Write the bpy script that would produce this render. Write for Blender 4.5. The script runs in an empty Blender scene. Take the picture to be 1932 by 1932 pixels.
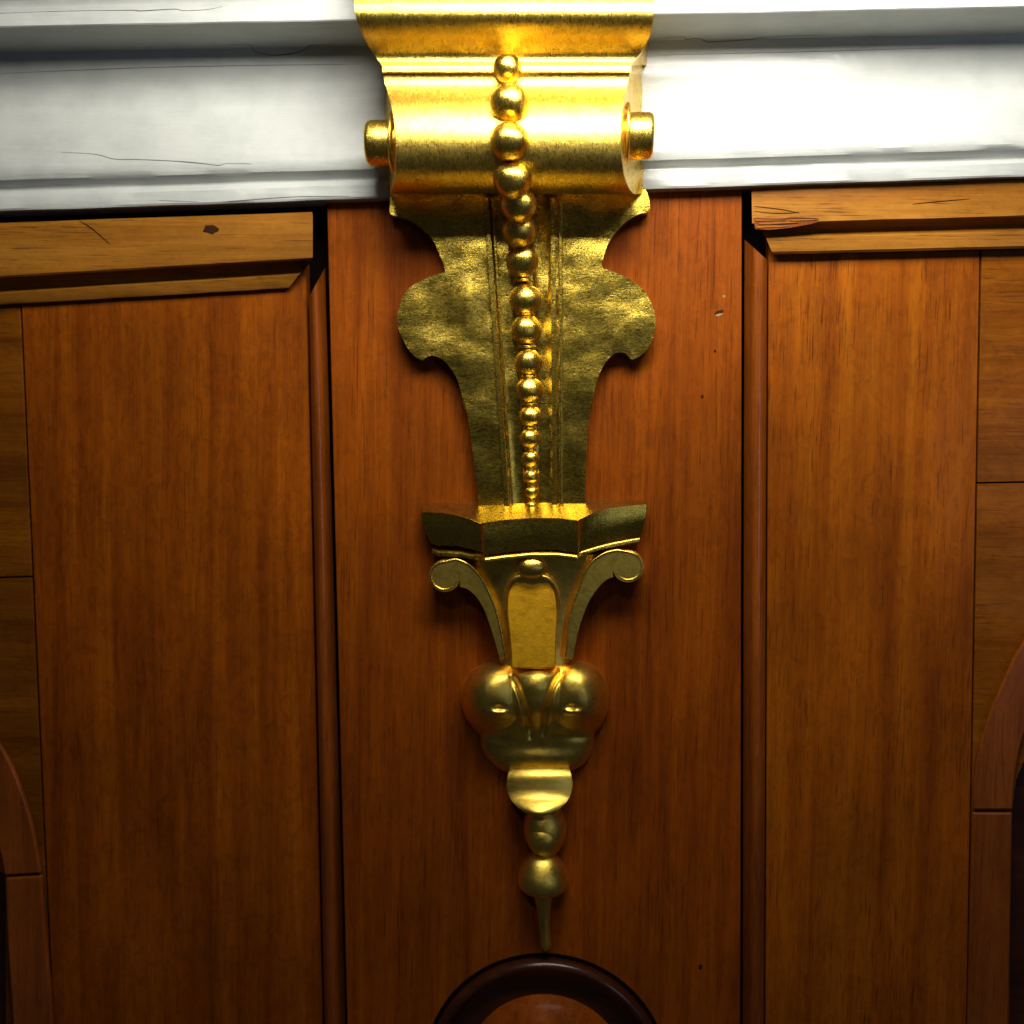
import bpy, bmesh, math, random
from mathutils import Vector, Matrix, noise
random.seed(7)
R = math.radians
scene = bpy.context.scene
col = scene.collection

# ------------------------------------------------------------------ camera, world, lamps, exposure
PX = 0.00025                 # one reference pixel on the wall is a quarter millimetre
D = 1932.0                   # camera distance from the wall in those units
cam_loc = Vector((0.0, -D * PX, 1.55))
cam_rot = (Matrix.Rotation(R(3.5), 3, 'Z') @ Matrix.Rotation(R(90 - 3.6), 3, 'X') @ Matrix.Rotation(R(0.8), 3, 'Z'))
cd = bpy.data.cameras.new('camera')
cam = bpy.data.objects.new('camera', cd)
col.objects.link(cam)
cam.location = cam_loc
cam.rotation_euler = cam_rot.to_euler()
cd.sensor_fit = 'HORIZONTAL'; cd.sensor_width = 26.0; cd.lens = 26.0
cd.clip_start = 0.01; cd.clip_end = 50
scene.camera = cam
cd.dof.use_dof = True; cd.dof.focus_distance = 0.452; cd.dof.aperture_fstop = 4.5
AX, AY, AZ = cam_rot.col[0], cam_rot.col[1], cam_rot.col[2]

def P(u, v, d=0.0):
    """wall-parallel plane d pixels proud of the wall, at picture position u, v"""
    ray = AX * (u - 966) - AY * (v - 966) - AZ * 1932.0
    t = (-d * PX - cam_loc.y) / ray.y
    return cam_loc + ray * t
def S(d):
    return PX * (1 - d / D)

w = bpy.data.worlds.new('World'); scene.world = w; w.use_nodes = True
bg = w.node_tree.nodes['Background']
bg.inputs[0].default_value = (0.32, 0.33, 0.37, 1); bg.inputs[1].default_value = 0.045

def area(name, loc, target, sx, sy, power, colr):
    l = bpy.data.lights.new(name, 'AREA'); l.shape = 'RECTANGLE'; l.size = sx; l.size_y = sy
    l.energy = power; l.color = colr
    o = bpy.data.objects.new(name, l); col.objects.link(o)
    o.location = loc
    o.rotation_euler = (Vector(target) - Vector(loc)).to_track_quat('-Z', 'Y').to_euler()
    return o
lampL = P(1240, -450, 0); lampL.y = -0.225
area('ceiling_lamp', lampL, P(1180, -450, 0), 0.27, 0.19, 3.95, (1.0, 0.96, 0.88))
area('room_lamp', Vector((-0.20, -1.40, 2.55)), P(1010, 1300, 0), 0.16, 0.14, 2.0, (1.0, 0.95, 0.86))
winL = Vector((0.85, -1.3, 1.55))
area('window_light', winL, P(1000, 1300, 0), 0.30, 0.42, 1.1, (0.55, 0.66, 1.0))

scene.view_settings.view_transform = 'Standard'
scene.view_settings.look = 'None'
scene.view_settings.exposure = 0.0
scene.render.engine = 'CYCLES'

# ------------------------------------------------------------------ materials
def nt(name):
    m = bpy.data.materials.new(name); m.use_nodes = True
    t = m.node_tree
    return m, t, t.nodes['Principled BSDF']
def N(t, k, **kw):
    n = t.nodes.new(k)
    for a, b in kw.items(): setattr(n, a, b)
    return n
def mapping(t, scale, rot=(0, 0, 0), rnd=True):
    tc = N(t, 'ShaderNodeTexCoord'); mp = N(t, 'ShaderNodeMapping')
    mp.inputs['Scale'].default_value = scale; mp.inputs['Rotation'].default_value = rot
    t.links.new(tc.outputs['Object'], mp.inputs['Vector'])
    if rnd:
        oi = N(t, 'ShaderNodeObjectInfo'); mu = N(t, 'ShaderNodeMath', operation='MULTIPLY'); mu.inputs[1].default_value = 37
        t.links.new(oi.outputs['Random'], mu.inputs[0]); t.links.new(mu.outputs[0], mp.inputs['Location'])
    return mp.outputs[0]
def nz(t, vec, scale=1, detail=4, rough=.5, dist=0):
    n = N(t, 'ShaderNodeTexNoise'); n.inputs['Scale'].default_value = scale
    n.inputs['Detail'].default_value = detail; n.inputs['Roughness'].default_value = rough
    n.inputs['Distortion'].default_value = dist
    t.links.new(vec, n.inputs['Vector']); return n.outputs['Fac']
def ramp(t, fac, stops):
    r = N(t, 'ShaderNodeValToRGB'); e = r.color_ramp.elements
    e[0].position, e[0].color = stops[0][0], stops[0][1]
    e[1].position, e[1].color = stops[-1][0], stops[-1][1]
    for p, c in stops[1:-1]:
        k = e.new(p); k.color = c
    t.links.new(fac, r.inputs[0]); return r.outputs[0]
def mix(t, a, b, fac, mode='MIX'):
    m = N(t, 'ShaderNodeMix', data_type='RGBA', blend_type=mode)
    for sock, val in ((m.inputs['Factor'], fac), (m.inputs['A'], a), (m.inputs['B'], b)): pass
    ins = {'f': m.inputs[0], 'a': m.inputs[6], 'b': m.inputs[7]}
    for k, val in (('f', fac), ('a', a), ('b', b)):
        if hasattr(val, 'is_linked') or hasattr(val, 'links'): t.links.new(val, ins[k])
        else: ins[k].default_value = val
    return m.outputs[2]
def bump(t, h, strength, dist, normal=None):
    b = N(t, 'ShaderNodeBump'); b.inputs['Strength'].default_value = strength; b.inputs['Distance'].default_value = dist
    t.links.new(h, b.inputs['Height'])
    if normal is not None: t.links.new(normal, b.inputs['Normal'])
    return b.outputs[0]
def c4(r, g, b): return (r, g, b, 1)
def g1(x): return (x, x, x, 1)

def wood(name, dark, mid, light, vertical=True, pores=0.5, mottle=0.3, rough=.45, coat=.10):
    m, t, p = nt(name)
    def sc(across, along): return (across, across, along) if vertical else (along, across, across)
    vec = mapping(t, sc(1, .055))
    bands = nz(t, vec, 90, 5, .6, .6)
    base = ramp(t, bands, [(.28, c4(*dark)), (.5, c4(*mid)), (.74, c4(*light))])
    fib = nz(t, mapping(t, sc(1, .02)), 1100, 4, .7)
    base = mix(t, base, ramp(t, fib, [(.3, g1(.62)), (.7, g1(1.2))]), .55, 'MULTIPLY')
    # open pores: short dark dashes
    po = nz(t, mapping(t, sc(1, .035)), 1500, 2, .5)
    reg = nz(t, mapping(t, sc(1, .3)), 60, 3, .5)
    pm = N(t, 'ShaderNodeMath', operation='ADD'); t.links.new(po, pm.inputs[0])
    rm = N(t, 'ShaderNodeMath', operation='MULTIPLY_ADD'); rm.inputs[1].default_value = .35; rm.inputs[2].default_value = -.17
    t.links.new(reg, rm.inputs[0]); t.links.new(rm.outputs[0], pm.inputs[1])
    pmask = ramp(t, pm.outputs[0], [(.61, g1(0)), (.70, g1(1))])
    base = mix(t, base, c4(dark[0]*.22, dark[1]*.16, dark[2]*.2), mix(t, g1(0), pmask, pores))
    # mottled lacquer stain
    mo = nz(t, mapping(t, sc(1, .6)), 170, 6, .72, 1.2)
    base = mix(t, base, ramp(t, mo, [(.36, g1(.45)), (.56, g1(1.05))]), mottle, 'MULTIPLY')
    lg = nz(t, mapping(t, sc(1, .5)), 22, 3, .5)
    base = mix(t, base, ramp(t, lg, [(.3, g1(.6)), (.7, g1(1.25))]), .6, 'MULTIPLY')
    t.links.new(base, p.inputs['Base Color'])
    rr = ramp(t, mo, [(.3, g1(rough + .15)), (.7, g1(rough))])
    t.links.new(rr, p.inputs['Roughness'])
    p.inputs['Coat Weight'].default_value = coat; p.inputs['Coat Roughness'].default_value = .22
    p.inputs['Specular IOR Level'].default_value = .07
    nb = bump(t, fib, .25, .0002)
    inv = N(t, 'ShaderNodeMath', operation='SUBTRACT'); inv.inputs[0].default_value = 1
    t.links.new(pmask, inv.inputs[1])
    nb = bump(t, inv.outputs[0], .35, .00015, nb)
    nb = bump(t, lg, .5, .002, nb)
    t.links.new(nb, p.inputs['Normal'])
    nc = bump(t, lg, .5, .003)
    nc = bump(t, mo, .15, .0004, nc)
    t.links.new(nc, p.inputs['Coat Normal'])
    return m

W_center = wood('mahogany_board', (.145, .026, .0004), (.23, .047, .0006), (.30, .068, .0012), pores=.40, mottle=.35, rough=.55, coat=.05)
W_left = wood('mottled_board', (.145, .028, .0004), (.225, .048, .0007), (.30, .073, .0015), pores=.3, mottle=.48, rough=.5)
W_right = wood('golden_board', (.18, .036, .0005), (.265, .061, .0009), (.34, .092, .002), pores=.6, mottle=.40, rough=.5)
W_strip = wood('brown_strip', (.14, .030, .002), (.22, .050, .004), (.29, .072, .007), pores=.4, mottle=.3, rough=.28, coat=.9)
W_rail = wood('rail_wood', (.19, .064, .006), (.275, .105, .011), (.345, .148, .019), vertical=False, pores=.6, mottle=.25)
W_cross = wood('cross_board', (.155, .036, .0007), (.235, .064, .0013), (.30, .092, .003), vertical=False, pores=.5, mottle=.4, rough=.5)
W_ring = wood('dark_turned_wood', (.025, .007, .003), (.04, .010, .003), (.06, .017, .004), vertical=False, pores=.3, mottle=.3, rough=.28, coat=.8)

def gold(name, base=(.96, .66, .105), rough=.33, stretch=(.22, 1, 1), wear=.5, grain=1.0):
    m, t, p = nt(name)
    p.inputs['Metallic'].default_value = 1
    v1 = mapping(t, (1, 1, 1))
    vs = mapping(t, stretch)
    blot = nz(t, v1, 170, 6, .65, .8)
    st = nz(t, vs, 1500, 6, .75, 1.8)
    fine = nz(t, v1, 2600, 3, .7)
    b = base
    cb = ramp(t, blot, [(.28, c4(b[0]*.72, b[1]*.70, b[2]*.9)), (.5, c4(*b)), (.75, c4(min(1, b[0]*1.05), b[1]*1.08, b[2]*1.5))])
    cs = ramp(t, st, [(.32, g1(.42)), (.58, g1(1))])
    cb = mix(t, cb, cs, wear, 'MULTIPLY')
    sp = nz(t, v1, 420, 4, .8)
    cb = mix(t, cb, c4(.26, .10, .02), mix(t, g1(0), ramp(t, sp, [(.63, g1(0)), (.70, g1(1))]), .65))
    t.links.new(cb, p.inputs['Base Color'])
    rr = N(t, 'ShaderNodeMapRange'); rr.inputs[1].default_value = .3; rr.inputs[2].default_value = .7
    rr.inputs[3].default_value = rough - .07; rr.inputs[4].default_value = rough + .12
    t.links.new(st, rr.inputs[0]); t.links.new(rr.outputs[0], p.inputs['Roughness'])
    nb = bump(t, st, .5 * grain, .00025)
    nb = bump(t, blot, .16 * grain, .0011, nb)
    nb = bump(t, fine, .16 * grain, .0001, nb)
    t.links.new(nb, p.inputs['Normal'])
    return m
G_scroll = gold('gold_leaf_scroll', rough=.27, stretch=(1, .22, .22), wear=.12, grain=1.2)
G_plate = gold('gold_leaf_plate', base=(.74, .52, .07), rough=.23, wear=.7, grain=.65)
G_soft = gold('gold_leaf_matt', base=(.97, .51, .02), rough=.48, wear=.25, grain=.7)
G_bead = gold('gold_leaf_beads', rough=.25, stretch=(1, .3, .3), wear=.15, grain=.9)
G_low = gold('gold_leaf_lower', rough=.32, stretch=(.5, .5, 1), wear=.2, grain=.9)

def paint():
    m, t, p = nt('white_gloss_paint')
    v = mapping(t, (.12, 1, 1)); v1 = mapping(t, (1, 1, 1))
    a = nz(t, v, 90, 4, .5); b = nz(t, v1, 60, 5, .6)
    c = ramp(t, b, [(.3, c4(.38, .395, .37)), (.6, c4(.44, .455, .425))])
    dirt = nz(t, mapping(t, (.3, 1, 1)), 600, 5, .8)
    c = mix(t, c, c4(.35, .30, .24), mix(t, g1(0), ramp(t, dirt, [(.68, g1(0)), (.78, g1(1))]), .35))
    t.links.new(c, p.inputs['Base Color'])
    p.inputs['Roughness'].default_value = .33
    p.inputs['Coat Weight'].default_value = .3; p.inputs['Coat Roughness'].default_value = .2
    nb = bump(t, a, .5, .0022); nb = bump(t, b, .25, .0012, nb)
    br_ = nz(t, mapping(t, (.03, 1, 1)), 900, 4, .7)
    nb = bump(t, br_, .30, .00025, nb)
    t.links.new(nb, p.inputs['Normal'])
    return m
M_paint = paint()
def flat(name, c, rough=.6):
    m, t, p = nt(name)
    v = mapping(t, (1, 1, 1)); a = nz(t, v, 300, 3, .6)
    t.links.new(ramp(t, a, [(.3, c4(*[x*.7 for x in c])), (.7, c4(*[x*1.2 for x in c]))]), p.inputs['Base Color'])
    p.inputs['Roughness'].default_value = rough; p.inputs['Specular IOR Level'].default_value = .04
    return m
M_black = flat('gap_shade_black', (.004, .002, .001), 1)  # near-black colour stands in for the shade inside gaps
M_crack = flat('crack_dirt', (.13, .12, .11), .8)
M_hole = flat('filled_hole', (.035, .014, .005), .8)
M_chip = flat('pale_chip', (.32, .19, .09), .6)

# ------------------------------------------------------------------ helpers
def root(name, label, cat, loc, group=None):
    o = bpy.data.objects.new(name, None); col.objects.link(o); o.location = loc
    o.empty_display_size = .01
    o['label'] = label; o['category'] = cat
    if group: o['group'] = group
    return o
def wloc(o):
    l = o.location.copy()
    while o.parent: o = o.parent; l += o.location
    return l
def make(name, verts, faces, mat, parent=None, smooth=True, bevel=0, seg=3, sub=0, ang=35, label=None, origin=None):
    verts = [Vector(v) for v in verts]
    org = origin or sum(verts, Vector()) / len(verts)
    me = bpy.data.meshes.new(name)
    me.from_pydata([v - org for v in verts], [], faces)
    me.materials.append(mat)
    bm = bmesh.new(); bm.from_mesh(me)
    bmesh.ops.recalc_face_normals(bm, faces=bm.faces); bm.to_mesh(me); bm.free()
    if smooth:
        for p in me.polygons: p.use_smooth = True
    o = bpy.data.objects.new(name, me); col.objects.link(o)
    if parent: o.parent = parent; o.location = org - wloc(parent)
    else: o.location = org
    if bevel:
        b = o.modifiers.new('bevel', 'BEVEL'); b.width = bevel * PX; b.segments = seg
        b.limit_method = 'ANGLE'; b.angle_limit = R(ang); b.harden_normals = True
    if sub:
        s = o.modifiers.new('sub', 'SUBSURF'); s.levels = sub; s.render_levels = sub
    if smooth:
        me.set_sharp_from_angle(angle=R(ang)) if hasattr(me, 'set_sharp_from_angle') else None
    if label: o['label'] = label
    return o
def spline(pts, n=6, closed=False):
    out = []
    L = len(pts)
    rng = L if closed else L - 1
    for i in range(rng):
        if closed: p0, p1, p2, p3 = pts[(i-1) % L], pts[i], pts[(i+1) % L], pts[(i+2) % L]
        else: p0, p1, p2, p3 = pts[max(i-1, 0)], pts[i], pts[i+1], pts[min(i+2, L-1)]
        for k in range(n):
            t = k / n
            out.append(tuple(.5*((2*b)+(c-a)*t+(2*a-5*b+4*c-e)*t*t+(-a+3*b-3*c+e)*t**3) for a, b, c, e in zip(p0, p1, p2, p3)))
    if not closed: out.append(tuple(pts[-1]))
    return out
def prism(name, pts, d0, d1, mat, parent, bevel=1.5, seg=3, smooth=True, ang=35, label=None, dfun=None):
    """outline given where its front face shows; sides run straight back to d0"""
    n = len(pts)
    fr = [P(u, v, (dfun(u, v) if dfun else d1)) for u, v in pts]
    bk = [Vector((f.x, -d0 * PX, f.z)) for f in fr]
    faces = [list(range(n)), list(range(2*n-1, n-1, -1))]
    faces += [[i, i+n, (i+1) % n + n, (i+1) % n] for i in range(n)]
    return make(name, fr + bk, faces, mat, parent, smooth, bevel, seg, 0, ang, label)
def loft(name, rings, mat, parent, closed_ring=False, cap=True, sub=0, bevel=0, ang=40, label=None):
    n = len(rings[0]); V = [p for r in rings for p in r]; F = []
    m = n if closed_ring else n - 1
    for i in range(len(rings)-1):
        for j in range(m):
            a, b = i*n+j, i*n+(j+1) % n
            F.append([a, b, b+n, a+n])
    if cap:
        F.append(list(range(n))[::-1]); F.append([len(V)-n+j for j in range(n)])
    return make(name, V, F, mat, parent, True, bevel, 2, sub, ang, label)
def ellipsoid(name, u, v, d, rx, rz, ry, mat, parent, nu=32, nv=20, fn=None, label=None, tilt=0):
    c = P(u, v, d); s = S(d)
    V = []; F = []
    for i in range(nv+1):
        th = math.pi * i / nv
        for j in range(nu):
            ph = 2*math.pi*j/nu
            x, y, z = math.sin(th)*math.cos(ph), math.sin(th)*math.sin(ph), math.cos(th)
            if fn: x, y, z = fn(x, y, z)
            X, Z = x*rx, z*rz
            if tilt:
                X, Z = X*math.cos(tilt)-Z*math.sin(tilt), X*math.sin(tilt)+Z*math.cos(tilt)
            V.append(c + Vector((X*s, y*ry*s, Z*s)))
    for i in range(nv):
        for j in range(nu):
            a = i*nu+j; b = i*nu+(j+1) % nu
            F.append([a, b, b+nu, a+nu])
    o = make(name, V, F, mat, parent, True, ang=180, label=label)
    bm = bmesh.new(); bm.from_mesh(o.data); bmesh.ops.remove_doubles(bm, verts=bm.verts, dist=1e-7)
    bmesh.ops.recalc_face_normals(bm, faces=bm.faces); bm.to_mesh(o.data); bm.free()
    return o
def tube(name, pts, rad, mat, parent, n=10, label=None, taper=None):
    """pts: (u,v,d) in order; round rod"""
    Q = [P(*p) for p in pts]; rings = []
    for i, q in enumerate(Q):
        tg = (Q[min(i+1, len(Q)-1)] - Q[max(i-1, 0)]).normalized()
        a = tg.cross(Vector((0, 1, 0)))
        if a.length < 1e-5: a = tg.cross(Vector((0, 0, 1)))
        a.normalize(); b = tg.cross(a).normalized()
        r = (rad if taper is None else rad*taper(i/(len(Q)-1)))*PX
        rings.append([q + (a*math.cos(k*2*math.pi/n) + b*math.sin(k*2*math.pi/n))*r for k in range(n)])
    return loft(name, rings, mat, parent, True, True, ang=60, label=label)
def ribbon(name, pts, wd, dfun, mat, parent, label=None):
    """thin mark following a surface: a shallow raised sliver with its own edges"""
    V = []; F = []
    for i, (u, v) in enumerate(pts):
        a = pts[max(i-1, 0)]; b = pts[min(i+1, len(pts)-1)]
        tx, ty = b[0]-a[0], b[1]-a[1]; l = math.hypot(tx, ty) or 1
        k = wd*.5*(.25+.75*math.sin(math.pi*(i+.3)/(len(pts)-.4)))
        nx, ny = -ty/l*k, tx/l*k
        V += [P(u+nx, v+ny, dfun(u, v)+.35), P(u, v, dfun(u, v)+.6), P(u-nx, v-ny, dfun(u, v)+.35)]
    for i in range(len(pts)-1):
        for j in range(2):
            a = i*3+j; F.append([a, a+1, a+4, a+3])
    return make(name, V, F, mat, parent, False, label=label)

# ------------------------------------------------------------------ wood panelling (the wall)
wall = root('wooden_panelling', 'varnished reddish-brown wooden panelling of upright boards behind the gilded bracket', 'wall panelling', P(1000, 2300, 0))
make('backing_board', [P(-700, -500, -50), P(2700, -500, -50), P(2700, 2500, -50), P(-700, 2500, -50)], [[0, 1, 2, 3]], M_black, wall, False)  # black sheet: the shade seen through the gaps is put into its colour

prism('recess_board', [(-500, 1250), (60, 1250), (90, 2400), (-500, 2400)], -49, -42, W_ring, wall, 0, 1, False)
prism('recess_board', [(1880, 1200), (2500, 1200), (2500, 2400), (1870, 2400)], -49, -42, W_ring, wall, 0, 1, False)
def L(x0, y0, x1, y1):   # line x as a function of y
    return lambda y: x0 + (x1-x0)*(y-y0)/(y1-y0)
Lpl, Lpr = L(42, 600, 100, 1900), L(578, 560, 608, 1900)
Lsl, Lsr = L(583, 560, 612, 1900), L(611, 420, 652, 1932)
Lcl, Lcr = L(617, 400, 655, 1932), L(1400, 375, 1397, 1932)
Rsl, Rsr = L(1405, 375, 1401, 1932), L(1447, 500, 1441, 1932)
Rpl, Rpr = L(1450, 500, 1444, 1932), L(1848, 500, 1823, 1932)
Rfl = L(1852, 500, 1826, 1932)
BOT = 2400
def quad(fl, fr, y0, y1, y0r=None):
    y0r = y0 if y0r is None else y0r
    return [(fl(y0), y0), (fr(y0r), y0r), (fr(y1), y1), (fl(y1), y1)]
K = lambda c: (lambda y: c)
prism('board', quad(Lcl, Lcr, 330, BOT, 300), -40, 14, W_center, wall, 2.2, 2, False, label='reddish centre board behind the gilded bracket')
prism('board', quad(Lpl, Lpr, 420, BOT), -45, -16, W_left, wall, 1.2, 2, False, label='mottled dark upright board left of the bracket')
prism('board', quad(Rpl, Rpr, 400, BOT), -45, -16, W_right, wall, 1.2, 2, False, label='golden brown upright board right of the bracket')
seamL, seamR = 1088, 911
W_side = wood('dark_cross_board', (.10, .026, .0006), (.155, .044, .001), (.21, .064, .002), vertical=False, pores=.5, mottle=.4, rough=.5)
Lf = L(38, 600, 96, 1900)
prism('board', [(-500, 420), (Lf(420), 420), (Lf(seamL-1.5), seamL-1.5), (-500, seamL+14)], -45, -17, W_side, wall, 1, 2, False)
prism('board', [(-500, seamL+18), (Lf(seamL+2), seamL+2), (Lf(BOT), BOT), (12, BOT), (10, 1650), (-4, 1640), (-40, 1540), (-110, 1450), (-500, 1380)], -45, -17, W_side, wall, 1, 2, False)
prism('board', [(Rfl(400), 400), (2500, 380), (2500, seamR-14), (Rfl(seamR-1), seamR-1)], -45, -16, W_cross, wall, 1, 2, False)
prism('board', [(Rfl(seamR+2), seamR+2), (2500, seamR-10), (2500, 1260), (2060, 1300), (1960, 1370), (1918, 1470), (1908, 1540), (1900, BOT), (Rfl(BOT), BOT)], -45, -18, W_cross, wall, 1, 2, False)

# edge strips: groove beside the centre board, then a rounded bead beside the panel
def strip(fl, fr, y0l, y0r, left):
    prof = [(0, -9), (.06, -3), (.18, 3), (.34, 6), (.52, 4), (.66, -2), (.74, -9), (.86, -15), (1, -22)]
    rings = []
    for k in range(17):
        ring = []
        for a, d in prof:
            f = a if left else 1 - a
            y0 = y0l + (y0r-y0l)*f; y = y0 + (BOT-y0)*k/16
            ring.append(P(fl(y)+(fr(y)-fl(y))*f, y, d))
        rings.append(ring)
    return loft('edge_moulding', rings, W_strip, wall, False, False, ang=50)
strip(Lsl, Lsr, 560, 505, True)
strip(Rsl, Rsr, 452, 490, False)

# rails under the cornice
rl = [(405, 24), (520, 24), (523, 21), (526, 10), (538, 5), (550, 6), (553, 10), (556, 14), (571, 13), (575, 10), (576, -38)]
def rail(xa, xb, prof_a, prof_b, ends, which):
    ra = [P(xa, v, d) for v, d in prof_a]
    rb = [P(x, v, d) for x, (v, d) in zip(ends, prof_b)]
    rings = []
    for k in range(25):
        f = k/24
        ring = []
        for i, (a, b) in enumerate(zip(ra, rb)):
            q = a.lerp(b, f)
            wob = noise.noise(Vector((q.x*60, i*.7, q.z*30)))*.8*PX
            ring.append(q + Vector((0, wob*.5, wob)))
        rings.append(ring)
    return loft('rail', rings, W_rail, wall, False, True, ang=25, label=which)
la = [(431, 24), (436, 24.5), (538, 25), (542, 22), (545, 4), (556, -12), (568, -12), (570, 0), (572, 2), (588, -3), (592, -6), (593, -38)]
lb = [(400, 24), (406, 24.5), (486, 25), (489, 22), (492, 4), (502, -12), (514, -12), (517, 0), (519, 2), (538, -3), (543, -6), (544, -38)]
le = [589, 590, 590, 589, 588, 580, 570, 566, 563, 549, 545, 545]
rail(-300, 590, la, lb, le, 'horizontal rail under the cornice left of the bracket, with a dark knot')
ra_ = [(345-15, 24), (350-15, 24.5), (396, 25), (399, 22), (402, 6), (414, -6), (421, -4), (426, 4), (429, 8), (455, 6), (459, 2), (460, -38)]
rb_ = [(352, 24), (358, 24.5), (421, 25), (424, 22), (427, 6), (436, -6), (443, -4), (447, 4), (450, 8), (475, 6), (480, 2), (481, -38)]
re_ = [1419, 1418, 1419, 1421, 1424, 1436, 1442, 1444, 1446, 1456, 1461, 1461]
rail(2300, 1420, ra_, rb_, re_, 'horizontal rail under the cornice right of the bracket, with a splintered end')

# arched frame at either lower edge of the picture
def arch(outer, inner, d0, d1, label=None):
    o = spline(outer, 5); i = spline(inner, 5)[::-1]
    return prism('arch_moulding', o + i, d0, d1, W_strip, wall, 4, 3, True, 40, label)
arch([(-330, 1250), (-160, 1270), (-60, 1330), (0, 1408), (35, 1480), (60, 1560), (76, 1648)], [(-330, 1330), (-160, 1380), (-80, 1450), (-25, 1540), (0, 1610), (8, 1652)], -12, 0)
arch([(77, 1653), (86, 1780), (98, 1932), (120, 2390)], [(9, 1657), (14, 1780), (24, 1932), (50, 2390)], -12, 0)
arch([(2250, 1060), (2100, 1085), (2000, 1135), (1932, 1212), (1893, 1287), (1867, 1349), (1849, 1407), (1840, 1457), (1837, 1528)],
     [(2250, 1180), (2120, 1205), (2020, 1265), (1960, 1335), (1932, 1389), (1920, 1440), (1914, 1486), (1912, 1528)], -13, -2)
arch([(1836, 1533), (1831, 1700), (1826, 1932), (1815, 2390)], [(1911, 1533), (1908, 1700), (1903, 1932), (1895, 2390)], -13, -4)

# marks in the wood
cst = lambda d: (lambda u, v: d)
def blotch(name, u, v, rx, ry, d, mat, tilt=0):
    n = 14; pts = []
    for k in range(n):
        a = 2*math.pi*k/n; r = 1 + .25*noise.noise(Vector((u*.3+math.cos(a)*1.5, v*.3+math.sin(a)*1.5, 0)))*2
        x, y = rx*r*math.cos(a), ry*r*math.sin(a)
        pts.append((u + x*math.cos(tilt)-y*math.sin(tilt), v + x*math.sin(tilt)+y*math.cos(tilt)))
    return prism(name, pts, d-1, d+.4, mat, wall, 0, 1, False)
blotch('knot', 397, 432, 13, 8, 25, M_hole)
blotch('dent', 1356, 589, 9, 3.5, 14, M_hole, -.3)
blotch('dent', 1357, 594, 7, 2.5, 14.1, M_chip, -.2)
blotch('dent', 1366, 559, 3, 2.5, 14, M_chip, .3)
for (u, v, r) in [(1325, 748, 3), (1349, 662, 2.5), (1322, 1824, 4)]: blotch('dent', u, v, r, r*1.1, 14, M_hole)
for pts in ([(1422, 389), (1450, 392), (1480, 396), (1508, 402)], [(1422, 398), (1455, 402), (1490, 402), (1508, 400)],
            [(1424, 412), (1460, 414), (1500, 412), (1540, 412)], [(1424, 420), (1470, 424), (1510, 421)],
            [(150, 416), (175, 432), (208, 461)], [(1722, 385), (1760, 381), (1830, 375)]):
    ribbon('split', spline(pts, 4), 1.6, cst(25.2), M_hole, wall)
# splintered corner: torn slivers standing in the bite at the rail's lower edge
prism('torn_patch', [(1421, 410), (1478, 411), (1492, 408), (1544, 411), (1546, 418), (1530, 423), (1490, 430), (1450, 434), (1425, 432)], 22, 25.5, W_strip, wall, .5, 1, False)
for k, (a, b, c, e) in enumerate([(1424, 414, 1476, 416), (1430, 421, 1500, 420), (1426, 427, 1484, 427), (1490, 414, 1536, 415)]):
    prism('splinter', [(a, b), (c, e-1.5), (c+6, e), (a+3, b+3)], 24, 27, W_rail, wall, .3, 1, False)

# ------------------------------------------------------------------ cornice
prof = [(-330, -370, 240), (-140, -180, 215), (-90, -128, 190), (-60, -98, 150), (-34, -74, 122), (2, -38, 108), (8, -32, 108), (13, -26, 118), (16, -23, 121), (49, 11, 121), (52, 14, 119),
        (54.5, 17, 113), (96, 61, 14), (99, 64, 10), (112, 77, 8), (126, 90, 8), (132, 96, 10), (150, 114, 7), (172, 136, 8), (178, 142, 10), (200, 162, 14), (225, 186, 22),
        (250, 208, 32), (275, 229, 40), (297, 246, 46), (315, 260, 50), (328, 271, 50), (340, 281, 46), (349, 289, 38), (353, 293, 33), (358, 297, 30), (361, 299, 30), (364, 301, 33), (367, 303, 38), (372, 307, 41), (394, 329, 41), (398, 333, 39), (410, 345, -5)]
corn = root('white_cornice', 'white glossy painted cornice moulding running behind the top of the gilded bracket', 'cornice', P(966, 340, 0))
XS = 61
def sweep_pt(v0, v1, d, f):
    a = P(0, v0, d); b = P(1932, v1, d)
    return a.lerp(b, -.32 + 1.64*f)
rings = []
for k in range(XS*2):
    f = k/(XS*2-1); ring = []
    for i, (v0, v1, d) in enumerate(prof):
        q = sweep_pt(v0, v1, d, f)
        amp = 1.5 if 27 <= i <= 36 else .7
        wv = noise.noise(Vector((q.x*38, i*.35, 4.2)))*amp + noise.noise(Vector((q.x*160, i*.8, 9)))*.35
        ring.append(q + Vector((0, wv*.8*PX, wv*PX)))
    rings.append(ring)
loft('moulding', rings, M_paint, corn, False, False, ang=28)
def corn_d(u, v):
    f = u/1932.0
    for (a0, a1, da), (b0, b1, db) in zip(prof, prof[1:]):
        va, vb = a0+(a1-a0)*f, b0+(b1-b0)*f
        if va <= v <= vb: return da+(db-da)*(v-va)/max(vb-va, .01)
    return 57
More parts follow.
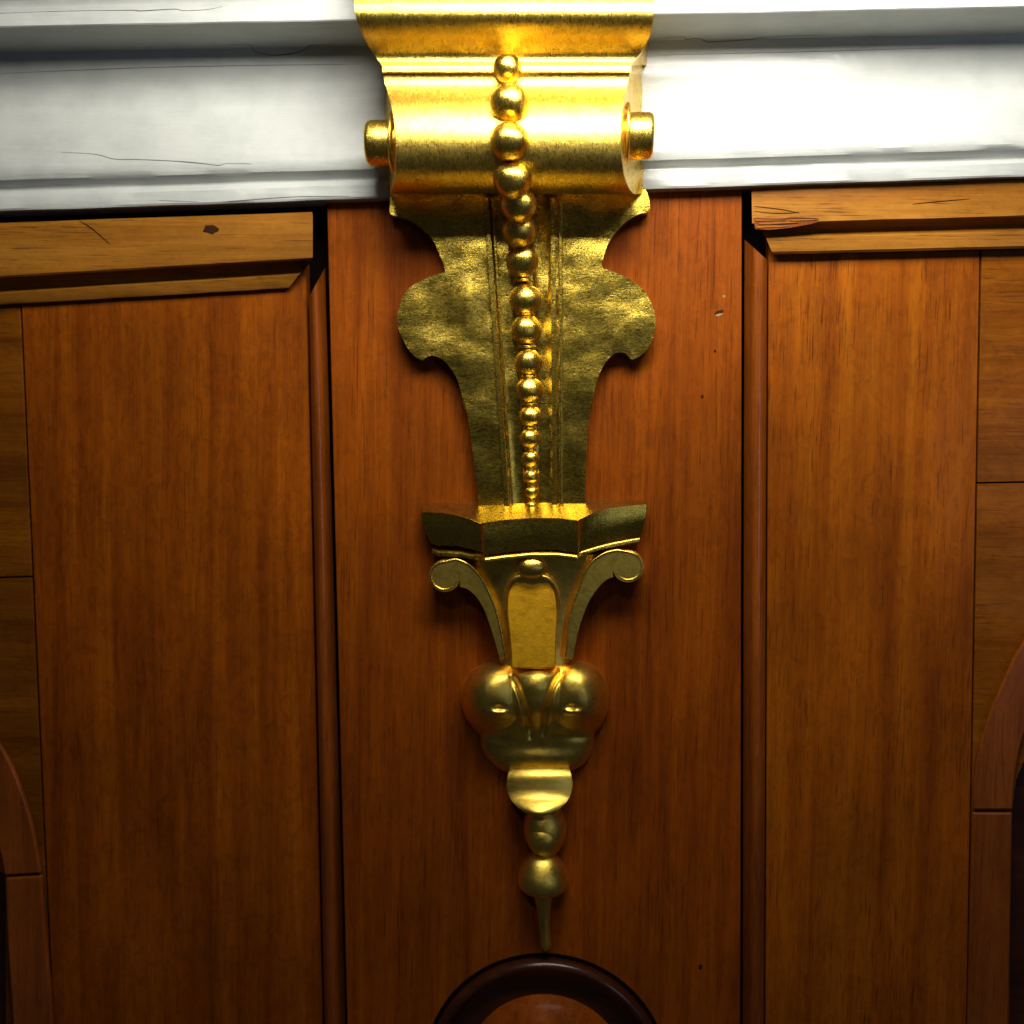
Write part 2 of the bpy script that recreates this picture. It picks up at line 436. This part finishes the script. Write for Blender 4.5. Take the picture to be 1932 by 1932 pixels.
for pts, wd in (([(430, 84), (470, 83.5), (478, 95), (495, 101), (515, 104), (545, 102), (575, 94), (584, 86), (600, 85), (660, 84), (690, 82)], 1.7),
            ([(115, 287), (180, 291), (215, 300), (260, 301), (330, 304), (380, 308), (412, 312), (430, 308), (475, 309)], 1.6),
            ([(0, 25), (120, 21), (250, 19), (262, 20.5), (330, 17), (345, 20), (390, 18), (420, 12)], 1.5),
            ([(1234, 73), (1290, 69), (1293, 74), (1320, 72), (1334, 79), (1365, 78), (1410, 75), (1455, 69), (1560, 66)], 1.6),
            ([(0, 139), (200, 130), (430, 124), (690, 121)], 1.1), ([(1240, 104), (1500, 98), (1780, 90)], 1.0),
            ([(300, 378), (400, 381), (470, 377), (560, 371), (660, 370)], 1.4)):
    ribbon('paint_crack', spline(pts, 3), wd, corn_d, M_crack, corn)
blotch_p = P(293, 257, corn_d(293, 257))

# ------------------------------------------------------------------ gilded bracket
br = root('gilded_bracket', 'carved wooden bracket covered in gold leaf, hanging from the white cornice over brown boards', 'bracket', P(1008, 1400, 14))

# top moulding and scroll: a swept profile, narrower where it stands furthest out
def body(name, prof, mat, back):
    prof = spline(prof, 5)
    rings = []; NX = 13
    for (v, d, ul, ur) in prof:
        ring = []
        bl, brr, bd = back(v)
        ring.append(P(bl, v, bd)); 
        e = P(ul, v, d); e0 = P(bl, v, bd)
        for f in (.35, .75): q = e0.lerp(e, f); ring.append(q + Vector((.006*math.sin(math.pi*f)*.25, 0, 0)))
        for k in range(NX): ring.append(P(ul+(ur-ul)*k/(NX-1), v, d))
        e1 = P(brr, v, bd); e = P(ur, v, d)
        for f in (.25, .65): q = e.lerp(e1, f); ring.append(q - Vector((.006*math.sin(math.pi*f)*.25, 0, 0)))
        ring.append(e1); rings.append(ring)
    return loft(name, rings, mat, br, False, True, ang=38)
top = [(-90, 150, 668, 1236), (-60, 185, 668, 1236), (-30, 210, 668, 1236), (0, 224, 668, 1236), (14, 227, 669, 1235), (30, 225, 671, 1234), (46, 217, 676, 1231), (62, 204, 683, 1228), (76, 190, 690, 1222),
       (90, 178, 697, 1215), (103, 170, 706, 1206), (114, 168, 714, 1196), (123, 171, 720, 1190)]
body('cap_moulding', top, G_scroll, lambda v: (700 + .15*v, 1232 - .10*v, 10))
fil = [(121.5, 150, 721, 1189), (122.5, 172, 721, 1190), (124, 174, 721, 1190), (135, 174, 721, 1190), (138, 172.5, 721, 1189), (139.5, 166, 722, 1188)]
body('fillet', fil, G_scroll, lambda v: (722, 1212, 12))
scr = [(137, 169.5, 722, 1188), (146, 167, 724, 1186), (156, 167, 726, 1184), (166, 170, 729, 1182), (180, 178, 733, 1179), (198, 190, 738, 1176), (222, 200, 743, 1172), (250, 205, 746, 1171),
       (280, 203, 747, 1171), (308, 194, 747, 1174), (332, 178, 745, 1178), (350, 158, 742, 1184), (361, 134, 739, 1191), (366, 108, 737, 1198), (364, 84, 736, 1204), (352, 66, 736, 1208), (335, 55, 736, 1210)]
def bk_s(v):
    f = max(0, min(1, (v-137)/230))
    return (730-6*math.sin(f*3), 1210+14*f, 14)
body('scroll', scr, G_scroll, bk_s)

# scroll pins with their collars
def pin(v, u_in, u_out, r, d):
    a, b = P(u_in, v, d), P(u_out, v, d); s = S(d)
    ax = (b-a); pr = [(-.5, .95), (0, .97), (.55, 1.0), (.82, 1.0), (.93, .96), (.985, .86), (1, .70), (1.0, .0001)]
    rings = [[a + ax*t + Vector((0, math.cos(k*math.pi/18)*r*s*q, math.sin(k*math.pi/18)*r*s*q)) for k in range(36)] for t, q in pr]
    o = loft('scroll_pin', rings, G_bead, br, True, False, ang=50)
    rr = []
    for t in range(13):
        th = math.pi*2*t/12
        rr.append([a + ax*(.12+.07*math.cos(th)) + Vector((0, math.cos(k*math.pi/18)*s*(r*1.28+5*math.sin(th)), math.sin(k*math.pi/18)*s*(r*1.28+5*math.sin(th)))) for k in range(36)])
    loft('collar', rr, G_scroll, o, True, False, ang=60)
pin(271, 752, 692, 42, 112)
pin(257, 1176, 1233, 42, 112)

# back plate
zl = [(198, 60), (198, 130), (200, 205), (250, 225), (330, 255), (400, 310), (450, 365), (480, 430), (505, 490), (517, 535)]
zl2 = [(517, 545), (480, 556), (430, 572), (360, 605), (300, 650), (262, 715), (243, 800), (248, 870), (270, 930), (310, 1000), (350, 1040), (388, 1058)]
zl3 = [(396, 1054), (415, 1038), (450, 1030), (500, 1050), (540, 1090), (580, 1150), (605, 1220), (620, 1290), (631, 1340)]
zr = [(1640, 30), (1672, 60), (1695, 100), (1705, 160), (1695, 195), (1650, 208), (1580, 245), (1520, 300), (1470, 370), (1445, 430), (1428, 495), (1428, 515)]
zr2 = [(1432, 525), (1500, 545), (1590, 590), (1670, 650), (1715, 730), (1735, 800), (1730, 900), (1700, 980), (1650, 1030), (1604, 1052)]
zr3 = [(1590, 1046), (1570, 1022), (1545, 1013), (1500, 1018), (1455, 1060), (1420, 1120), (1395, 1190), (1380, 1260), (1366, 1335)]
A2 = lambda p: (671+.3256*p[0], 335.5+.3256*p[1])
A3 = lambda p: (741+.2895*p[0], 727+.2895*p[1])
zl4 = [(450, 40), (465, 110), (490, 220), (515, 400), (535, 560), (550, 700), (555, 800)]
zr4 = [(1306, 60), (1298, 110), (1275, 250), (1265, 400), (1257, 600), (1255, 790)]
def chain(*segs):
    out = []
    for tf, s in segs: out += spline([tf(p) for p in s], 4)
    return out
left = chain((A2, zl), (A2, zl2)) + chain((A2, zl3)) + chain((A3, zl4))
right = chain((A2, zr), (A2, zr2)) + chain((A2, zr3)) + chain((A3, zr4))
outline = left + right[::-1]
# dense front face so the carved plate can undulate
bp = prism('back_plate', outline, 13, 44, G_plate, br, 3.2, 4, True, 40)
def carve(o, step, fn):
    """cut the broad face into a grid and let it swell and dip"""
    me = o.data; bm = bmesh.new(); bm.from_mesh(me)
    zs = [v.co.z for v in bm.verts]; xs = [v.co.x for v in bm.verts]
    ymid = (min(v.co.y for v in bm.verts) + max(v.co.y for v in bm.verts))/2
    for axis, lo, hi in ((2, min(zs), max(zs)), (0, min(xs), max(xs))):
        q = lo + step*PX*.5
        while q < hi:
            co = Vector((0, 0, 0)); co[axis] = q; no = Vector((0, 0, 0)); no[axis] = 1
            bmesh.ops.bisect_plane(bm, geom=bm.verts[:]+bm.edges[:]+bm.faces[:], plane_co=co, plane_no=no, dist=1e-7)
            q += step*PX
    for v in bm.verts:
        if v.co.y < ymid: v.co.y -= fn(v.co.x + wloc(o).x, v.co.z + wloc(o).z)*PX
    for f in bm.faces: f.smooth = True
    bm.to_mesh(me); bm.free()
    me.set_sharp_from_angle(angle=R(40))
zc, zb, xc = P(994, 600, 42).z, P(1002, 950, 42).z, P(994, 600, 42).x
def swell(x, z):
    k = (zc - z)/(zc - zb)              # 0 at the side lobes, 1 at the ledge
    e = -14*max(0, k-.25)**2
    side = abs(x-xc)/PX
    vv = 600 + k*350
    cl, cr_ = P(922+40*(vv-400)/550, vv, 42).x, P(1040+6*(vv-400)/550, vv, 42).x
    inside = min(x-cl, cr_-x)/PX
    e -= 9*max(0, min(1, inside/9+.3))
    e += -3*math.exp(-((side-70)/35)**2)*math.exp(-(k/.3)**2) + 3.5*math.exp(-((side-105)/28)**2)*math.exp(-(k/.25)**2)
    return e + noise.noise(Vector((x*70, 3, z*70)))*3.0 + noise.noise(Vector((x*190, 8, z*260)))*1.2
carve(bp, 9, swell)
def strip_raise(name, xl, xr, y0, y1, d0, d1, mat, bev):
    n = 14; l = [(xl[0]+(xl[1]-xl[0])*k/n, y0+(y1-y0)*k/n) for k in range(n+1)]
    r = [(xr[0]+(xr[1]-xr[0])*k/n, y0+(y1-y0)*k/n) for k in range(n+1)]
    return prism(name, l + r[::-1], d0, d1, mat, br, bev, 3, True, 40, dfun=lambda u, v: d1 + -14*max(0, (v-600)/350-.25)**2)
strip_raise('ridge', (912, 952), (922, 961), 372, 960, 40, 50, G_plate, 3)
strip_raise('ridge', (1038, 1042), (1048, 1050), 372, 956, 40, 50, G_plate, 3)
strip_raise('ridge', (1053, 1055), (1061, 1062), 372, 954, 40, 54, G_plate, 2.5)
strip_raise('ridge', (926, 966), (931, 969), 372, 960, 40, 47, G_plate, 2)

# bed that carries the beads from the scroll's underside down onto the plate
path = spline([(968, 345, 150, 24), (972, 375, 118, 24), (977, 405, 88, 24), (981, 440, 64, 23), (985, 480, 51, 22), (992, 560, 47, 20), (998, 700, 46, 17), (1001, 830, 45.5, 13), (1003, 960, 45, 10)], 5)
rings = []
for u, v, d, hw in path:
    d += -14*max(0, (v-600)/350-.25)**2
    rings.append([P(u-hw-3, v, d-30 if v < 450 else 38), P(u-hw, v, d-4), P(u-hw*.5, v, d), P(u, v, d+1), P(u+hw*.5, v, d), P(u+hw, v, d-4), P(u+hw+3, v, d-30 if v < 450 else 38)])
loft('bead_bed', rings, G_plate, br, False, False, ang=60)

rise = lambda v: -14*max(0, (v-600)/350-.25)**2
beads = [(957, 129, 27, 178), (962, 194, 37, 198), (961, 267, 37, 213), (967, 339, 37, 186), (978, 386, 34, 138), (980, 434, 33, 96), (985, 493, 31, 66), (991, 565, 30, 58), (993, 622, 30, 56),
         (997, 684, 27, 54), (999, 736, 26, 53), (1001, 785, 22, 52), (1000, 827, 20, 51), (1001, 866, 17.5, 50), (1002, 899, 15, 49), (1003, 929, 12.5, 48), (1003, 955, 10.5, 47.5)]
beads = [(u, v, r, d+rise(v)) for u, v, r, d in beads]
for i, (u, v, r, d) in enumerate(beads):
    sd = random.random()*50
    def lump(x, y, z, sd=sd):
        k = 1 + .07*noise.noise(Vector((x*1.1+sd, y*1.1, z*1.1))) + .03*noise.noise(Vector((x*4+sd, y*4, z*4)))
        return x*k, y*k, z*k
    ellipsoid('bead', u, v, d, r*random.uniform(.97, 1.03), r*random.uniform(.94, 1.0), r, G_bead, br, 28, 18, lump)
    if i > 5 and i < 16:    # little waist between neighbouring beads
        u2, v2, r2, d2 = beads[i+1]
        ellipsoid('spacer', (u+u2)/2, (v*r2+v2*r)/(r+r2), (d+d2)/2-2, (r+r2)*.30, 4, (r+r2)*.3, G_bead, br, 18, 10)

# ledge
tp = [(797, 950, 13), (796, 966, 50), (812, 966.5, 56), (835, 968, 64), (860, 972, 73), (884, 979, 84), (906, 988, 96), (911, 987, 104), (950, 981, 100), (1003, 977.5, 98), (1050, 977.5, 100), (1090, 982, 105),
      (1096, 979, 96), (1112, 971, 86), (1132, 963.5, 76), (1156, 958, 66), (1190, 954, 57), (1220, 951.5, 50), (1219, 941, 13)]
md = [(801, 984, 13), (798, 990, 50), (813, 992, 57), (836, 995, 64), (861, 999, 73), (885, 1006, 84), (908, 1015, 94), (913, 1015, 104), (951, 1011, 100), (1003, 1008, 98), (1050, 1008, 100), (1090, 1011, 105),
      (1095, 1009, 94), (1112, 1002, 85), (1132, 995, 76), (1156, 989, 66), (1190, 982, 57), (1218, 976, 50), (1216, 975, 13)]
bt = [(815, 1023, 13), (812, 1024, 40), (822, 1028, 47), (843, 1029, 56), (866, 1030, 65), (887, 1035, 76), (909, 1041, 86), (914, 1047, 98), (951, 1042, 95), (1003, 1037, 93), (1050, 1037, 95), (1090, 1042, 99),
      (1094, 1037, 86), (1112, 1032, 77), (1132, 1026, 68), (1156, 1020, 58), (1188, 1014, 48), (1210, 1010, 40), (1208, 1008, 13)]
def ring3(r): return [P(*p) for p in r]
def inter(a, b, f): return [tuple(x+(y-x)*f for x, y in zip(p, q)) for p, q in zip(a, b)]
def shift(r, dv, dd, sx=1.0): return [(1008+(u-1008)*sx, v+dv, max(13, d+dd)) for u, v, d in r]
tp_in = [(1008+(u-1008)*.985, v-.8, max(13, d-2.5)) for u, v, d in tp]
loft('ledge', [ring3(tp_in), ring3(tp), ring3(inter(tp, md, .5)), ring3(md), ring3(inter(md, bt, .35)), ring3(inter(md, bt, .7)), ring3(bt), ring3(shift(bt, 3, -14, .97))], G_plate, br, False, True, ang=32)
f0 = shift(bt, 7, -1, .985)
f0 = [(u, v+(6 if u < 905 else 0)+(-2 if u > 1100 else 0), d) for u, v, d in f0]
loft('fillet', [ring3(shift(f0, -6, -12, .97)), ring3(shift(f0, -1, 1)), ring3(shift(f0, 3, 3)), ring3(shift(f0, 7, 2)), ring3(shift(f0, 9, -8, .97))], G_bead, br, False, True, ang=50)

# bell-shaped stem under the ledge
rings = []
for v, uc, hw, dd in spline([(1046, 1005, 122, 86), (1066, 1005, 116, 81), (1090, 1005, 106, 76), (1115, 1006, 96, 71), (1150, 1007, 84, 66), (1190, 1007, 74, 63), (1225, 1008, 68, 61), (1262, 1009, 67, 62)], 4):
    rings.append([P(uc-hw*math.cos(math.pi*k/16), v, 13+(dd-13)*math.sin(math.pi*k/16)**.42) for k in range(17)])
loft('stem', rings, G_low, br, False, True, ang=60)

# volutes: a strap that sweeps up and rolls over
def volute(cx, cy, r, sgn, upper, lower):
    circ = []
    up = spline(upper, 5); lo = spline(lower, 5)
    a0 = math.radians(-95); a1 = math.radians(-95-250)
    for k in range(26):
        a = a0 + (a1-a0)*k/25
        circ.append((cx + sgn*r*math.cos(a)*1.0, cy + r*math.sin(a)))
    pts = up + circ + lo
    o = prism('volute', pts, 13, 66, G_low, br, 10, 4, True, 40)
    sp = [(u, v, 66) for u, v in up]
    for k in range(30):
        a = a0 + (a1-a0)*k/25; q = r*(1-.004*k) - 3
        sp.append((cx + sgn*q*math.cos(a), cy + q*math.sin(a), 66))
    tube('rim', sp[:-4], 2.2, G_bead, o, 10, taper=lambda t: 1 if t < .8 else 1-(t-.8)*4)
volute(839, 1087, 30, 1, [(953, 1240), (950, 1215), (938, 1158), (920, 1112), (903, 1084), (882, 1064), (860, 1055)], [(868, 1108), (882, 1112), (898, 1126), (912, 1148), (924, 1180), (934, 1212), (943, 1245)])
volute(1185, 1069, 30, -1, [(1066, 1240), (1070, 1215), (1076, 1160), (1096, 1100), (1114, 1064), (1139, 1045), (1164, 1038)], [(1157, 1089), (1143, 1095), (1128, 1110), (1112, 1134), (1098, 1168), (1088, 1205), (1080, 1245)])

# tongue on the stem with a ball over it
tg = spline([(964, 1262), (964, 1240), (961, 1200), (957, 1165), (957, 1132), (962, 1110), (975, 1095), (1000, 1090), (1027, 1094), (1042, 1108), (1049, 1132), (1051, 1165), (1049, 1200), (1048, 1240), (1048, 1262)], 4)
prism('tongue', tg, 30, 88, G_soft, br, 5, 3, True, 45, dfun=lambda u, v: 74 + 20*max(0, min(1, (v-1110)/150)) - ((u-1004)/50)**2*3)
ellipsoid('ball', 1003, 1070, 76, 31, 23, 22, G_bead, br)
hood = spline([(953, 1150, 70), (952, 1128, 73), (957, 1106, 76), (972, 1090, 80), (1002, 1084, 82), (1032, 1090, 80), (1048, 1106, 76), (1055, 1128, 73), (1056, 1150, 70)], 4)
tube('hood', hood, 3.5, G_low, br, 10, taper=lambda t: .5+.5*math.sin(math.pi*t))

# bud: two side petals, a middle petal and the cup underneath
def seg_dist(u, v, pl):
    best = 1e9; where = 0
    for i in range(len(pl)-1):
        (x0, y0), (x1, y1) = pl[i], pl[i+1]
        dx, dy = x1-x0, y1-y0
        t = max(0, min(1, ((u-x0)*dx+(v-y0)*dy)/(dx*dx+dy*dy)))
        q = math.hypot(u-x0-t*dx, v-y0-t*dy)
        if q < best: best, where = q, (i+t)/(len(pl)-1)
    return best, where
def sstep(a, b, x):
    t = max(0, min(1, (x-a)/(b-a))); return t*t*(3-2*t)
bud_line = [(1020, 1243), (1048, 1246), (1075, 1247), (1098, 1247), (1123, 1257), (1141, 1279), (1148, 1309), (1146, 1340), (1137, 1365), (1123, 1384), (1121, 1402), (1114, 1426), (1101, 1443), (1083, 1454),
            (1050, 1464), (1020, 1467), (985, 1465), (959, 1460), (941, 1452), (918, 1431), (907, 1410), (905, 1390), (892, 1375), (876, 1350), (869, 1314), (877, 1281), (903, 1256), (940, 1247), (980, 1246)]
dense = spline(bud_line, 9, True)
bc = (1010.0, 1345.0)
creaseL = spline([(966, 1280), (978, 1300), (988, 1330), (996, 1362), (1002, 1398)], 4)
creaseR = spline([(1066, 1262), (1050, 1285), (1038, 1310), (1030, 1345), (1024, 1392)], 4)
def bud_h(u, v, t):
    base = 60*max(0, 1-t**5.5)**.5
    e = math.sqrt(max(0, 1-t*t))
    h = base
    g = lambda cx, cy, sx, sy: math.exp(-((u-cx)/sx)**2-((v-cy)/sy)**2)
    q = lambda cx, cy, sx, sy: max(0, 1-((u-cx)/sx)**2-((v-cy)/sy)**2)**.8
    h += max(23*q(920, 1313, 68, 70), 23*q(1100, 1311, 68, 70), 32*q(1012, 1302, 56, 72)) * min(1, e*1.4)
    for cr in (creaseL, creaseR):
        qd, w_ = seg_dist(u, v, cr)
        h -= e*(12*math.exp(-(qd/5.0)**2) + 3*math.exp(-(qd/16)**2))*min(1, .35+w_*3)*(1 if w_ < .85 else (1-w_)/.15)
    under = sstep(1335, 1415, v)
    h *= 1 - .42*under
    h += 9*e*g(1012, 1432, 70, 16)
    h -= 9*e*(g(930, 1392, 30, 10) + g(1096, 1388, 30, 10))
    for cx, cy in ((941, 1336), (1080, 1334)):
        h -= e*8*g(cx-1, cy, 11, 5.5)
        h += e*(4*g(cx-10, cy+9, 8, 6) + 6*g(cx+8, cy+10, 11, 6))
    return h
V = []; F = []; n = len(dense); M = 84
for i in range(M):
    t = math.sin(math.pi/2*(i+.3)/(M-.7))
    for (x, y) in dense:
        u, v = bc[0]+(x-bc[0])*t, bc[1]+(y-bc[1])*t
        V.append(P(u, v, 14 + max(0, bud_h(u, v, t)) + 1.6*noise.noise(Vector((u*.05, v*.05, 2)))*(1-t)))
for i in range(M-1):
    for j in range(n):
        a_, b_ = i*n+j, i*n+(j+1) % n
        F.append([a_, b_, b_+n, a_+n])
F.append(list(range(n)))
make('bud', V, F, G_low, br, True, ang=180)

# hanging lip
lip = spline([(1438, 26, 50), (1450, 44, 56), (1464, 55, 60), (1480, 59, 62), (1493, 62, 60), (1505, 68, 56), (1516, 78, 48), (1527, 87, 37), (1535, 91, 25), (1540, 88, 12), (1541, 80, 4)], 4)
rings = []
for v, d, hw in lip:
    uc = 1018
    fr = [P(uc+hw*math.cos(math.pi-math.pi*k/14), v, d-9*(abs(math.cos(math.pi*k/14))**2.2)) for k in range(15)]
    bkk = [P(uc+hw*math.cos(math.pi*k/14)*.96, v-3, d-22-6*math.sin(math.pi*k/14)) for k in range(15)]
    rings.append(fr + bkk)
loft('lip', rings, G_low, br, True, True, ang=60)

def lathe_v(name, uc, prof, d, mat, parent, n=36, flat_d=1.0):
    """turned piece with an upright axis; prof = (v, radius)"""
    rings = []
    for v, r in spline(prof, 5):
        c = P(uc(v) if callable(uc) else uc, v, d); s = S(d)
        rings.append([c + Vector((math.cos(2*math.pi*k/n)*r*s, math.sin(2*math.pi*k/n)*r*s*flat_d, 0)) for k in range(n)])
    return loft(name, rings, mat, parent, True, True, ang=60)
lathe_v('pendant_bead', 1028, [(1510, 8), (1516, 22), (1530, 34), (1550, 41), (1572, 41), (1592, 34), (1606, 24), (1612, 14)], 34, G_low, br)
ellipsoid('pendant_bead', 1025, 1578, 48, 33, 35, 32, G_low, br)
lathe_v('pendant_cup', 1024, [(1604, 12), (1610, 24), (1625, 37), (1645, 46), (1660, 48), (1672, 45), (1680, 36), (1686, 22), (1690, 15)], 36, G_low, br)
lathe_v('spike', lambda v: 1024+(v-1680)*.055, [(1676, 24), (1686, 20), (1700, 16.5), (1725, 13), (1760, 11), (1780, 11), (1789, 9), (1793, 3)], 28, G_low, br)

# ------------------------------------------------------------------ turned roundel below
rd = root('wooden_roundel', 'dark turned wooden roundel with a raised rim below the bracket spike', 'roundel', P(1030, 2022, 14))
def lathe_y(name, prof, mat, n=120, label=None):
    c = P(1030, 2022, 14); rings = []
    for r, d in spline(prof, 5):
        rings.append([Vector((c.x + math.cos(2*math.pi*k/n)*r*PX, -d*PX, c.z + math.sin(2*math.pi*k/n)*r*PX)) for k in range(n)])
    return loft(name, rings, mat, rd, True, False, ang=50, label=label)
lathe_y('painted_shadow_line', [(238, 13.5), (236, 15), (230, 15.2), (226, 14.5)], M_black)  # black ring painted in for the shadow line around the rim
lathe_y('rim', [(230, 14), (230, 24), (227, 33), (221, 37), (214, 36), (208, 29), (202, 20), (194, 16), (180, 14.7), (152, 14.6)], W_ring)
lathe_y('boss', [(156, 14.2), (153, 20), (144, 34), (124, 52), (94, 66), (50, 74), (20, 77), (.5, 77)], W_center)
